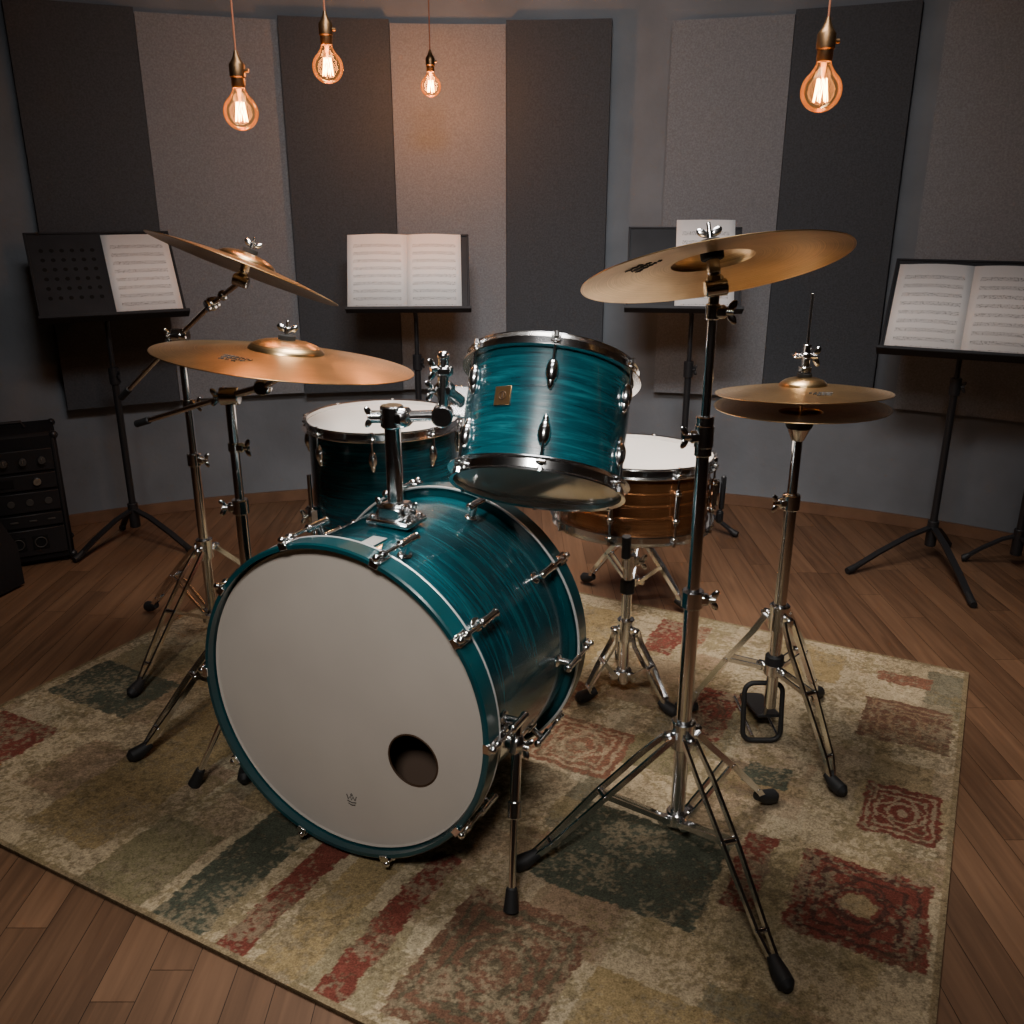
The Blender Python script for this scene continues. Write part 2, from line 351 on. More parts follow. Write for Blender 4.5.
    nt.links.new(n4.outputs['Fac'],r2.inputs[0])
    mm=nt.nodes.new('ShaderNodeMath'); mm.operation='MULTIPLY'; nt.links.new(r.outputs[0],mm.inputs[0]); nt.links.new(r2.outputs[0],mm.inputs[1])
    vm=nt.nodes.new('ShaderNodeVectorMath'); vm.operation='SCALE'; nt.links.new(a.outputs['Color'],vm.inputs[0]); nt.links.new(mm.outputs[0],vm.inputs['Scale'])
    nt.links.new(vm.outputs[0],b.inputs['Base Color']); b.inputs['Roughness'].default_value=.95; b.inputs['Specular IOR Level'].default_value=.1
    bp=nt.nodes.new('ShaderNodeBump'); bp.inputs['Strength'].default_value=.5; bp.inputs['Distance'].default_value=.002
    nt.links.new(n.outputs['Fac'],bp.inputs['Height']); nt.links.new(bp.outputs['Normal'],b.inputs['Normal'])
    ob=bpy.data.objects.new('area_rug',me); bpy.context.collection.objects.link(ob)
rug()
# ------------------------------------------------------------------ bass drum
def dirv(a): return V((math.cos(a),math.sin(a),0))
def bass():
    a=V((.4299,.9014,-.030)).normalized(); X=V((-a.y,a.x,0)).normalized(); Y=a.cross(X)
    R=M((X,Y,a)).transposed(); mx=T(R,(-.3210,1.4356,.3365))
    b=B(); L=.4615; RO=.3115; RS=.289
    b.lathe([(RS,.044),(RS,L-.044)],TEAL,seg=128); b.lathe([(RS-.008,.03),(RS-.008,L-.03)],WOODIN,seg=96)
    for z0,z1,fr in ((0,.044,1),(L-.044,L,-1)):
        b.lathe([(RS-.001,z0 if fr<0 else z1),(RO-.003,z0 if fr<0 else z1)],HOOPT,seg=128)
        b.lathe([(RO-.010,z0),(RO-.003,z0),(RO,z0+.003),(RO,z1-.003),(RO-.003,z1),(RO-.010,z1)],HOOPT,seg=128,closed=True)
        zz=z1 if fr>0 else z0
        b.torus(RO-.0015,.0028,SILVER,M.Translation((0,0,zz)),128,10)
        zc=z0+.020 if fr>0 else z1-.020
        b.lathe([(RO-.010,zc+.004*fr),(RO-.0135,zc-.002*fr),(RO-.018,zc)],HEADW,seg=128)
    N=128; hx,hy,hr=-.150,-.080,.051; zc=.020; ro=RO-.0175
    vs=[(ro*math.cos(2*pi*i/N),ro*math.sin(2*pi*i/N),zc) for i in range(N)]+[(hx+hr*math.cos(2*pi*i/N),hy+hr*math.sin(2*pi*i/N),zc) for i in range(N)]
    b.add(vs,[(i,(i+1)%N,N+(i+1)%N,N+i) for i in range(N)],HEADW)
    b.torus(hr,.0018,DARKB,M.Translation((hx,hy,zc)),64,8)
    b.disc(.2635,.10,pmat('muffling_felt',(.10,.065,.045),.95),None,48)
    b.disc(ro+.002,L-.020,HEADW,None,96)
    ex,ey=-.012,-.205; s=.011
    def P(x,y): return (ex-x*s,ey+y*s,zc-.0008)
    for pts in ([(-1,.9),(-.7,0),(-.3,.7),(0,0),(.3,.7),(.7,0),(1,.9)],[(-.9,-.3),(0,-.5),(.9,-.3)],[(-.7,-.8),(0,-1),(.7,-.8)],[(-.2,1.0),(0,1.3),(.2,1.0),(0,.8),(-.2,1.0)]):
        b.sweep([P(*q) for q in pts],.0008,INK,seg=6)
    for k in range(10):
        th=math.radians(90-18-36*k)
        e=dirv(th); t=V((-e.y,e.x,0)); z=V((0,0,1))
        for s_,z0 in ((1,0),(-1,L)):
            Rm=M((t,e,z)).transposed()
            def Q(r,zz): return e*r+V((0,0,z0+s_*zz))
            b.box((.022,.004,.034),CHROME,T(Rm,Q(RO+.0025,.014)),.2)
            b.box((.018,.012,.004),CHROME,T(Rm,Q(RO-.003,-.0025)),.2)
            b.box((.016,.014,.016),CHROME,T(Rm,Q(RO+.008,.022)),.3)
            ro_=RO+.009
            b.cyl(Q(ro_,.000),Q(ro_,.115),.0036,CHROME)
            b.ell(Q(ro_,.0),(.007,.007,.006),CHROME)
            b.cyl(Q(ro_,.078),Q(ro_,.128),.0072,CHROME,seg=14)
            b.ell(Q(ro_,.128),(.0085,.0085,.006),CHROME); b.ell(Q(ro_,.076),(.0085,.0085,.005),CHROME)
            b.cyl(Q(RS,.104),Q(RO+.006,.104),.007,CHROME,seg=12)
            b.ell(Q(RS+.001,.104),(.013,.004,.017),CHROME,Rm)
    b.box((.03,.0012,.045),SILVER,M.Translation((-.02,RS+.0006,.11)),.1)
    inv=mx.inverted()
    def W(p): return inv@V(p)
    for sx,foot,zat in ((-1,(-.002,1.285,ZR),.10),(1,(-.69,1.655,ZR),.12)):
        ang=math.radians(90+ (98 if sx<0 else -98)); e=dirv(ang)
        p=e*RS+V((0,0,zat))
        Rm=M((V((-e.y,e.x,0)),e,V((0,0,1)))).transposed()
        b.box((.06,.012,.045),CHROME,T(Rm,p+e*.006),.25)
        q=p+e*.032; b.cyl(p+e*.005,q,.014,CHROME)
        b.box((.04,.028,.028),CHROME,T(Rm,q),.3)
        f=W(foot); dq=(f-q).normalized()
        top=q-dq*.035
        b.cyl(top,q+dq*.12,.0095,CHROME); b.cyl(q+dq*.1,f-dq*.03,.0065,CHROME); b.cyl(q+dq*.10,q+dq*.13,.0125,CHROME)
        b.wing(q+e*.012,e,dq)
        b.cyl(f-dq*.045,f-dq*.003,.010,RUBBER,.014)
    b.out('bass_drum',mx)
bass()
# ------------------------------------------------------------------ tom style drums
def hoop(b,r,z,up,mat=CHROME):
    p=[(r+.003,z-.012*up),(r+.016,z-.012*up),(r+.0165,z-.010*up),(r+.006,z-.008*up),(r+.0055,z+.006*up),(r+.011,z+.010*up),(r+.0105,z+.0125*up),(r+.003,z+.010*up)]
    b.lathe(p,mat,seg=96,closed=True)
def tomdrum(name,mx,r,L,nl,a0,shell,depth_lug='pair',badge=None,tubes=False,headb=HEADB,strainer=False):
    b=B()
    b.lathe([(r,.004),(r,L-.004)],shell,seg=96); b.lathe([(r-.006,.0),(r-.006,L)],WOODIN,seg=64)
    b.lathe([(r,L-.006),(r+.003,L-.002),(r+.001,L+.001),(r-.006,L+.002),(.0002,L+.0015)],HEADT,seg=96)
    b.lathe([(r,.006),(r+.003,.002),(r+.001,-.001),(r-.006,-.002),(.0002,-.0015)],headb,seg=96)
    hoop(b,r,L,1); hoop(b,r,0,-1)
    for k in range(nl):
        e=dirv(a0+2*pi*k/nl); t=V((-e.y,e.x,0)); Rm=M((t,e,V((0,0,1)))).transposed()
        def Q(rr,z): return e*rr+V((0,0,z))
        for s_,z0 in((-1,L),(1,0)):
            b.box((.018,.014,.006),CHROME,T(Rm,Q(r+.011,z0+s_*.004)),.3)
            b.cyl(Q(r+.011,z0-s_*.010),Q(r+.011,z0+s_*.05),.0028,CHROME,seg=8)
            b.cyl(Q(r+.011,z0-s_*.014),Q(r+.011,z0-s_*.004),.0045,CHROME,seg=6)
            if not tubes:
                zc=z0+s_*.055
                b.ell(Q(r+.005,zc),(.0115,.012,.023),CHROME,Rm,14,10)
                b.ell(Q(r+.003,zc+s_*.012),(.0075,.009,.022),CHROME,Rm,12,8)
        if tubes:
            b.cyl(Q(r+.011,.035),Q(r+.011,L-.035),.0062,CHROME)
            for z in(.045,L-.045): b.cyl(Q(r,z),Q(r+.011,z),.006,CHROME); b.ell(Q(r+.011,z),(.009,.009,.006),CHROME)
    if badge is not None:
        e=dirv(badge); t=V((-e.y,e.x,0)); Rm=M((t,e,V((0,0,1)))).transposed(); zc=L*.54
        b.box((.032,.002,.034),BRASS,T(Rm,e*(r+.0012)+V((0,0,zc))),.2)
        b.torus(.007,.0009,DARKB,T(Rm@M.Rotation(pi/2,3,'X'),e*(r+.0024)+V((0,0,zc))),24,6)
        b.box((.004,.0012,.010),DARKB,T(Rm,e*(r+.0024)+V((0,0,zc))),.2)
    if strainer:
        e=dirv(strainer); t=V((-e.y,e.x,0)); Rm=M((t,e,V((0,0,1)))).transposed()
        b.box((.03,.02,.06),CHROME,T(Rm,e*(r+.012)+V((0,0,L*.5))),.2)
        b.box((.012,.012,.08),BLACKMET,T(Rm,e*(r+.03)+V((0,0,L*.5))),.3)
        b.box((.024,.016,.03),BLACKMET,T(Rm,e*(r+.028)+V((0,0,L*.12))),.3)
    return b
a=V((.1497,.5725,1)).normalized(); Rt=frame(a,(1,0,0))
b=tomdrum('t',None,.152,.2205,6,-pi/2,TEAL,badge=math.radians(-90-31))
b.box((.05,.012,.06),CHROME,M.Translation((-.158,0,.14)),.25)
b.out('rack_tom',T(Rt,(.0469,1.5814,.714)))
b=tomdrum('f',None,.193,.36,8,math.radians(-90),TEAL)
for ang in (-160,-40,80):
    e=dirv(math.radians(ang+10)); t=V((-e.y,e.x,0)); Rm=M((t,e,V((0,0,1)))).transposed()
    b.box((.035,.03,.05),CHROME,T(Rm,e*.207+V((0,0,.13))),.25)
    b.wing(e*.222+V((0,0,.13)),e,V((0,0,1)))
    p=e*.209
    b.sweep([p+V((0,0,.24)),p+V((0,0,-.16)),p+e*.02+V((0,0,-.22)),p+e*.02+V((0,0,-.29))],.0055,CHROME)
    b.cyl(p+e*.02+V((0,0,-.30)),p+e*.02+V((0,0,-.268)),.013,RUBBER)
b.out('floor_tom',T(M.Identity(3),(-.338,2.31,.31)))
b=tomdrum('s',None,.174,.150,8,math.radians(-67),BRONZE_SH,tubes=True,strainer=math.radians(-12))
for z in(.048,.075,.102): b.lathe([(.174,z-.004),(.1772,z-.001),(.1772,z+.001),(.174,z+.004)],BRONZE_SH,seg=96)
b.out('snare_drum',T(frame((.02,.03,1)),(.280,2.0,.507)))
# ------------------------------------------------------------------ stands
def leg(b,c,foot,ztop,zlow,mat=CHROME,w=.012):
    c=V((c[0],c[1],0)); f=V((foot[0],foot[1],0)); d=(f-c); Rr=d.length; d.normalize(); p=V((-d.y,d.x,0)); zf=ZR+.018
    for g in(-1,1):
        pts=[c+d*.028+p*g*.012+V((0,0,ztop)),c+d*Rr*.25+p*g*.015+V((0,0,ztop*.84)),c+d*Rr*.52+p*g*.014+V((0,0,ztop*.56)),c+d*Rr*.8+p*g*.009+V((0,0,ztop*.24)),f-d*.03+p*g*.005+V((0,0,zf+.006))]
        b.bar(pts,.0052,w,mat,up=(0,0,1))
        b.bar([c+d*.024+p*g*.010+V((0,0,zlow)),c+d*Rr*.48+p*g*.011+V((0,0,ztop*.59))],.0045,.010,mat)
    m=c+d*Rr*.49+V((0,0,ztop*.59)); b.cyl(m-p*.018,m+p*.018,.006,mat)
    m=c+d*Rr*.8+V((0,0,ztop*.245)); b.cyl(m-p*.013,m+p*.013,.005,mat)
    q0=f-d*.045+V((0,0,zf+.012)); 
    b.sweep([q0,f-d*.02+V((0,0,zf+.001)),f+V((0,0,ZR+.0155)),f+d*.010+V((0,0,ZR+.014))],[.010,.0155,.0155,.007],RUBBER,seg=12)
def collar(b,c,z,r,side=(1,0,0),h=.035):
    c=V((c[0],c[1],z)); b.cyl(c-V((0,0,h/2)),c+V((0,0,h/2)),r,CHROME,seg=20); s=V(side).normalized()
    b.box((.024,.018,.022),CHROME,T(M.Identity(3),c+s*r),.3)
    b.cyl(c+s*r,c+s*(r+.016),.005,CHROME); b.wing(c+s*(r+.010),s,(0,0,1))
def tripod(b,c,feet,ztop,zlow,rt):
    cc=V((c[0],c[1],0))
    for f in feet: leg(b,c,f,ztop,zlow)
    b.cyl(cc+V((0,0,ztop-.03)),cc+V((0,0,ztop+.03)),rt+.009,CHROME,seg=20)
    b.cyl(cc+V((0,0,zlow-.015)),cc+V((0,0,zlow+.015)),rt+.008,CHROME,seg=20)
    for f in feet:
        d=(V((f[0],f[1],0))-cc).normalized()
        for z in(ztop,zlow): b.box((.03,.018,.022),CHROME,T(frame((0,0,1),d),cc+d*(rt+.012)+V((0,0,z))),.25)
def topper(b,E,n,bell=.036):
    E=V(E);n=V(n).normalized(); side=n.cross(V((0,1,0))).normalized()
    b.cyl(E-n*.03,E+n*(bell+.042),.0035,CHROME,seg=10)
    b.cyl(E-n*.005,E+n*(bell-.016),.011,CHROME); b.cyl(E+n*(bell-.018),E+n*(bell-.003),.019,FELT,seg=20)
    b.cyl(E+n*(bell+.002),E+n*(bell+.014),.017,FELT,seg=20)
    b.wing(E+n*(bell+.016),n,side,k=.9)
    Rm=frame(n,side)
    b.cyl(E-n*.028-side*.018,E-n*.028+side*.018,.014,CHROME,seg=20)
    b.box((.026,.020,.03),CHROME,T(Rm,E-n*.020),.3)
def cymbal(name,E,n,R,bellr=.068,bellh=.019,bow=.02,logo=None,under=False):
    b=B()
    def zf(r):
        z=bow*(1-(r/R)**1.8)
        if r<bellr: z+=bellh*math.sqrt(max(0,1-(r/bellr)**2.6))
        return z
    rs=[.006]+[bellr*x for x in(.15,.3,.45,.6,.75,.86,.94,.985,1.0,1.06)]+[bellr*1.06+(R-bellr*1.06)*x/16 for x in range(1,17)]
    top=[(r,zf(r)) for r in rs]; bot=[(r,zf(r)-.0016) for r in rs][::-1]
    b.lathe(top+[(R+.0004,zf(R)-.0008)]+bot,CYM,seg=128,closed=True)
    Rm=frame(n)
    if logo is not None:
        ang,s_=logo; off=-.0024 if under else .0008
        rc=R*.62; e=dirv(ang); t=V((-e.y,e.x,0))
        for j in range(3):
            for i in range(5-j):
                pts=[]
                for k in range(7):
                    u=(i-2+j*.5)*.012+math.sin(k*1.9+i)*.004+k*.0012; v=(j-1)*.012+math.cos(k*2.3+i*2+j)*.0045
                    p=e*(rc+v*s_)+t*(u*s_)*(-1 if under else 1); r_=p.length; pts.append(V((p.x,p.y,zf(r_)+off)))
                b.sweep(pts,.0008,INK,seg=5)
    b.out(name,T(Rm,E))
# right crash stand
c=(.33,1.507); E=V((.328,1.51,1.10)); n=V((-.125,.29,.95))
b=B(); tripod(b,c,[(.437,1.115),(.008,1.392),(.55,1.60)],.235,.045,.0145)
cc=V((c[0],c[1],0)); Z=lambda z: V((0,0,z))
b.cyl(cc+Z(.03),cc+Z(.53),.0145,CHROME,seg=20); b.cyl(cc+Z(.5),cc+Z(.84),.0115,CHROME,seg=20); b.cyl(cc+Z(.8),cc+Z(1.045),.008,CHROME,seg=16)
collar(b,c,.52,.02,(1,-.2,0)); collar(b,c,.825,.017,(-1,-.3,0),.04); b.cyl(cc+Z(.79),cc+Z(.86),.0155,CHROME); collar(b,c,1.035,.012,(1,-.3,0),.025)
b.cyl(cc+Z(1.03),E-n.normalized()*.02,.009,CHROME); topper(b,E,n)
b.out('cymbal_stand',rebase(b,(c[0],c[1],0)))
cymbal('crash_cymbal',E,n,.2175,logo=(math.radians(205),1.2),under=True)
# hi-hat
c=(.597,1.83); cc=V((c[0],c[1],0))
b=B(); feet=[(.70,1.618),(.785,2.03),(.415,1.96)]
tripod(b,c,feet,.33,.20,.0135)
b.cyl(cc+Z(.10),cc+Z(.62),.0135,CHROME,seg=20); b.cyl(cc+Z(.58),cc+Z(.765),.0105,CHROME); collar(b,c,.60,.019,(-1,-.3,0)); 
b.cyl(cc+Z(.195),cc+Z(.235),.021,RUBBER,seg=20); b.cyl(cc+Z(.762),cc+Z(.777),.026,FELT,r1=.03,seg=20); b.cyl(cc+Z(.735),cc+Z(.763),.013,CHROME,r1=.024)
b.cyl(cc+Z(.1),cc+Z(1.035),.003,CHROME,seg=8)
b.cyl(cc+Z(.876),cc+Z(.935),.0085,CHROME); b.cyl(cc+Z(.869),cc+Z(.877),.015,FELT); b.cyl(cc+Z(.880),cc+Z(.890),.013,CHROME); b.cyl(cc+Z(.907),cc+Z(.918),.011,CHROME); b.wing(cc+Z(.911)+V((.010,-.003,0)),(1,-.2,0),(0,0,1)); b.wing(cc+Z(.911)-V((.010,-.003,0)),(-1,.2,0),(1,0,0))
def rrect(w,z0,z1,y,r,n=6):
    pts=[]
    for (cx,cz,a0) in((w/2-r,z1-r,0),(-w/2+r,z1-r,90),(-w/2+r,z0+r,180),(w/2-r,z0+r,270)):
        for k in range(n+1):
            a_=math.radians(a0+90*k/n); pts.append(V((c[0]-.014+cx+r*math.cos(a_),y(cz+r*math.sin(a_)),cz+r*math.sin(a_))))
    return pts+[pts[0]]
b.sweep(rrect(.088,ZR+.007,.155,lambda z:1.835+.15*(z-.1),.022),.0060,RUBBER,seg=10)
b.cyl(cc+Z(.10),cc+Z(.2),.008,BLACKMET)
b.box((.055,.16,.008),BLACKMET,T(M.Rotation(math.radians(-12),3,'X'),(c[0]+.01,1.935,.042)),.2)
b.box((.05,.04,.012),BLACKMET,T(M.Identity(3),(c[0]+.01,2.01,ZR+.007)),.2)
b.sweep([(c[0],1.862,.06),(c[0],1.835,.11)],.004,STEEL)
b.sweep([(c[0]-.03,1.84,ZR+.006),(c[0]-.03,2.02,ZR+.006)],.004,CHROME); b.sweep([(c[0]+.03,1.84,ZR+.006),(c[0]+.03,2.02,ZR+.006)],.004,CHROME)
b.out('hi_hat_stand',rebase(b,(c[0],c[1],0)))
# top cymbal tipped slightly toward the drummer, bottom one level: an open gap
cymbal('hi_hat_cymbal',cc+Z(.836),(-.02,.085,1),.176,.048,.017,.016,logo=(math.radians(-90),.8))
cymbal('hi_hat_cymbal',cc+Z(.806),(0.02,-.03,-1),.176,.045,.010,.012)
# left rear stand (upper cymbal)
c=(-.866,2.37); cc=V((c[0],c[1],0)); E=V((-.627,2.18,1.058)); n=V((.34,.215,.91)).normalized()
b=B(); tripod(b,c,[(-.97,2.025),(-.63,2.55),(-1.13,2.55)],.285,.08,.0135)
b.cyl(cc+Z(.06),cc+Z(.56),.0135,CHROME,seg=20); b.cyl(cc+Z(.52),cc+Z(.86),.0105,CHROME); collar(b,c,.545,.019,(1,-.3,0)); collar(b,c,.70,.014,(1,-.3,0),.02)
P0=cc+Z(.88); Rb=frame((1,-.5,0)); b.cyl(P0-V((.02,.0,0)),P0+V((.022,0,0)),.019,CHROME,seg=20); b.box((.035,.03,.04),CHROME,T(Rb,P0),.3)
b.wing(P0+V((-.02,-.01,0)),(-1,-.4,0),(0,0,1))
e1=V((-1.076,2.45,.70)); dB=(P0-e1).normalized()
K=P0+V((.125,-.10,.09)); b.cyl(e1,P0,.0065,CHROME,seg=12); b.cyl(P0,K,.0065,CHROME,seg=12); b.cyl(e1-dB*.004,e1+dB*.04,.009,RUBBER)
b.cyl(K-V((.012,.01,.005)),K+V((.012,.01,.005)),.015,CHROME,seg=16); b.ell(K,(.018,.018,.018),CHROME)
K2=E-n*.03; b.cyl(K,K2,.0065,CHROME); b.ell(K.lerp(K2,.4),(.013,.013,.013),CHROME)
topper(b,E,n); b.out('cymbal_stand',rebase(b,(c[0],c[1],0)))
cymbal('crash_cymbal',E,n,.228,logo=(math.radians(-60),.9),under=True)
# left front stand (ride)
c=(-.62,1.95); cc=V((c[0],c[1],0)); E=V((-.452,1.80,.908)); n=V((.125,.045,1)).normalized()
b=B(); tripod(b,c,[(-.858,1.745),(-.58,1.66),(-.55,2.24)],.29,.08,.0135)
b.cyl(cc+Z(.06),cc+Z(.56),.0135,CHROME,seg=20); b.cyl(cc+Z(.52),cc+Z(.80),.0105,CHROME); collar(b,c,.55,.019,(-1,-.3,0)); collar(b,c,.69,.014,(1,-.3,0),.02)
P0=cc+Z(.805); b.cyl(P0-V((.02,.0,0)),P0+V((.022,0,0)),.02,CHROME,seg=20); b.box((.035,.03,.04),CHROME,T(M.Identity(3),P0),.3); b.wing(P0+V((-.02,-.01,0)),(-1,-.4,0),(0,0,1))
e1=V((-.88,2.07,.715)); K=P0+V((.09,-.05,.030)); dB=(P0-e1).normalized()
b.cyl(e1,P0,.006,CHROME); b.cyl(P0,K,.008,CHROME); b.cyl(e1-dB*.004,e1+dB*.04,.0085,RUBBER)
b.ell(K,(.02,.018,.018),CHROME); b.cyl(K-V((.0,.02,0)),K+V((0,.02,0)),.016,CHROME)
b.cyl(K,E-n*.03,.0065,CHROME); topper(b,E,n); b.out('cymbal_stand',rebase(b,(c[0],c[1],0)))
cymbal('ride_cymbal',E,n,.256,.075,.021,.02,logo=(math.radians(-115),1.1))
# snare stand
c=(.283,2.03); cc=V((c[0],c[1],0)); b=B()
tripod(b,c,[(.17,2.0),(.40,1.93),(.30,2.24)],.20,.075,.0125)
b.cyl(cc+Z(.05),cc+Z(.40),.0125,CHROME,seg=20); b.cyl(cc+Z(.36),cc+Z(.43),.009,CHROME); collar(b,c,.385,.018,(1,-.3,0)); b.cyl(cc+Z(.30),cc+Z(.335),.018,RUBBER,seg=20)
b.box((.05,.05,.04),CHROME,T(M.Identity(3),cc+Z(.435)),.3)
for an in(-100,20,140):
    e=dirv(math.radians(an)); o=V((.280,2.0,0))
    b.sweep([cc+Z(.44),o+e*.08+Z(.45),o+e*.17+Z(.470),o+e*.200+Z(.480),o+e*.205+Z(.53)],.0055,CHROME)
    b.cyl(o+e*.202+Z(.483),o+e*.208+Z(.535),.010,RUBBER)
b.out('snare_drum_stand',rebase(b,(c[0],c[1],0)))
# drum throne
c=(.38,2.62); cc=V((c[0],c[1],0)); b=B()
tripod(b,c,[(.24,2.78),(.55,2.55),(.33,2.42)],.24,.08,.0135)
b.cyl(cc+Z(.06),cc+Z(.40),.0135,CHROME); collar(b,c,.33,.019,(1,0,0))
b.lathe([(.0001,.38),(.13,.38),(.15,.39),(.155,.41),(.15,.435),(.12,.447),(.0001,.45)],RUBBER,M.Translation(cc),48)
b.out('drum_throne',rebase(b,(c[0],c[1],0)))
# tom holder
b=B()
base=V((-.222,1.634,.629)); e=V((.43,.9,-.03)).normalized(); sx=V((.903,-.43,0)); Rm=M((sx,e,sx.cross(e))).transposed()
b.box((.095,.075,.012),CHROME,T(Rm,base),.3); b.box((.06,.055,.035),CHROME,T(Rm,base+V((0,0,.018))),.25)
for gx in(-1,1):
    for gy in(-1,1): b.cyl(base+sx*gx*.036+e*gy*.027,base+sx*gx*.036+e*gy*.027+V((0,0,.012)),.0055,CHROME)
b.wing(base+V((0,0,.02))+sx*-.03,-sx,(0,0,1)); b.wing(base+V((0,0,.02))+sx*.03,sx,(0,0,1))
b.cyl(base,base+V((0,0,.218)),.0155,CHROME,seg=24)
tp=base+V((0,0,.201))
b.cyl(tp-V((0,0,.02)),tp+V((0,0,.022)),.022,CHROME,seg=24); b.box((.055,.04,.036),CHROME,T(Rm,tp+V((.01,0,0))),.25)
b.cyl(tp-V((.04,0,0)),tp-V((.02,0,0)),.012,CHROME); b.wing(tp-V((.034,0,0)),(-1,-.2,0),(0,0,1))
J=V((-.128,1.625,.835)); b.cyl(tp,J,.0105,CHROME); b.cyl(J-V((0,.02,0)),J+V((0,.022,0)),.02,CHROME,seg=20)
J2=J+V((.004,.012,.045)); b.cyl(J,J2+V((0,0,.06)),.010,CHROME); b.box((.04,.03,.03),CHROME,T(M.Identity(3),J2),.3); b.ell(J2+V((0,0,.062)),(.012,.012,.01),CHROME)
b.box((.034,.03,.022),CHROME,T(M.Identity(3),J2+V((0,0,.035))),.3)
b.wing(J2+V((-.018,-.01,0)),(-1,-.5,0),(0,0,1)); b.wing(J2+V((-.012,-.012,.04)),(-1,-.5,0),(0,0,1))
b.cyl(J2,V((-.095,1.652,.855)),.012,CHROME)
b.out('tom_holder',rebase(b,base))
# ------------------------------------------------------------------ music stands
DESKM=pmat('black_desk_steel',(.022,.023,.026),.6,var=.15,vscale=15,spec=.3)
HOLE=pmat('perforation_shadow',(.003,.003,.003),.9)
def mstand(base,desk,nrm,tilt,feet,w=.5,h=.34,pages=None,holes=False):
    bz=V((base[0],base[1],0)); D=V(desk); nh=V((nrm[0],nrm[1],0)).normalized(); up=V((0,0,1))
    t=math.radians(tilt); N=nh*math.cos(t)+up*math.sin(t); Yd=up*math.cos(t)-nh*math.sin(t); X=Yd.cross(N)
    Rm=M((X,Yd,N)).transposed(); mx=T(Rm,D)
    b=B()
    b.box((w,h,.004),DESKM,mx,.2)
    for s_ in(-1,1): b.box((.008,h,.012),DESKM,mx@M.Translation((s_*(w/2-.004),0,0)),.2)
    b.box((w,.008,.012),DESKM,mx@M.Translation((0,h/2-.004,0)),.2)
    b.box((w+.01,.004,.04),DESKM,mx@M.Translation((0,-h/2,.018)),.2); b.box((w+.01,.010,.004),DESKM,mx@M.Translation((0,-h/2+.004,.038)),.2)
    if holes:
        for i in range(6):
            for j in range(6):
                b.disc(.0075,.0024,HOLE,mx@M.Translation((-w/2+.045+i*.032,-h/2+.09+j*.036,0)),10)
    hub=D-N*.03-Yd*.03
    b.box((.08,.09,.01),DESKM,mx@M.Translation((0,-.03,-.007)),.2); b.cyl(hub-X*.03,hub+X*.03,.016,BLACKMET)
    b.sweep([hub,hub+V((0,0,-.03)),(hub.x*.3+bz.x*.7,hub.y*.3+bz.y*.7,hub.z-.09),(bz.x,bz.y,hub.z-.13)],.0085,BLACKMET,seg=10)
    zt=hub.z-.12
    b.cyl(bz+Z(.5),bz+Z(zt),.0085,BLACKMET,seg=14); b.cyl(bz+Z(.06),bz+Z(.62),.0125,BLACKMET,seg=16)
    b.cyl(bz+Z(.59),bz+Z(.65),.018,BLACKMET,seg=16); b.wing(bz+Z(.62)+V((.014,-.008,0)),(1,-.5,0),(0,0,1),BLACKMET)
    b.cyl(bz+Z(.045),bz+Z(.14),.019,BLACKMET,seg=16)
    for f in feet:
        F=V((f[0],f[1],0)); d=F-bz
        b.bar([bz+d*.04+Z(.115),bz+d*.3+Z(.098),bz+d*.65+Z(.058),bz+d*.92+Z(.02)],.022,.008,BLACKMET)
        b.sweep([bz+d*.86+Z(.028),bz+d*.95+Z(.0145),bz+d+Z(.013)],[.009,.0135,.011],RUBBER,seg=10)
    b.out('music_stand',rebase(b,bz))
    if pages:
        vs=[];fs=[];uv=[]
        for (x0,x1,hh,sp) in pages:
            n_=8; o=len(vs)
            for i in range(n_+1):
                u=i/n_; x=x0+(x1-x0)*u
                g=u if sp<0 else 1-u
                z=.006+.010*math.sin(pi*min(1,g*1.1))*(.8 if sp else .2)
                for q,yy in((0,-h/2+.005),(1,-h/2+.005+hh)):
                    vs.append((x,yy,z+.0)); uv.append((u*.999,q*.999))
            for i in range(n_): fs.append((o+2*i,o+2*i+2,o+2*i+3,o+2*i+1))
        me=bpy.data.meshes.new('sheet_music'); me.from_pydata(vs,[],fs); ul=me.uv_layers.new(name='UVMap')
        for lp in me.loops: ul.data[lp.index].uv=uv[lp.vertex_index]
        me.materials.append(PAPER); me.polygons.foreach_set('use_smooth',[True]*len(me.polygons))
        ob=bpy.data.objects.new('sheet_music',me); bpy.context.collection.objects.link(ob); ob.matrix_world=mx
        so=ob.modifiers.new('th','SOLIDIFY'); so.thickness=.0015; so.offset=0
mstand((-1.43,3.22),(-1.405,3.22,.970),(.50,-.86),34,[(-1.55,2.96),(-1.16,3.05),(-1.52,3.3)],w=.47,h=.34,pages=[(.005,.225,.32,0)],holes=True)
mstand((-.37,3.52),(-.384,3.45,.962),(.06,-1),26,[(-.58,3.38),(-.16,3.40),(-.36,3.66)],w=.45,h=.30,pages=[(-.225,-.005,.292,1),(-.005,.195,.292,-1)])
mstand((.66,3.36),(.610,3.3,.985),(-.12,-1),28,[(.47,3.2),(.86,3.22),(.68,3.54)],w=.40,h=.32,pages=[(-.03,.175,.34,0)])
mstand((1.50,3.02),(1.49,3.0,.880),(-.46,-.88),38,[(1.15,2.86),(1.45,2.58),(1.62,3.12)],w=.49,h=.37,pages=[(-.23,-.0,.34,1),(.0,.23,.34,-1)])
mstand((1.76,2.93),(1.92,2.86,.95),(-.5,-.85),30,[(1.60,2.98),(1.80,2.72),(1.87,3.02)],w=.46,h=.32,pages=[(-.1,.1,.3,0)])
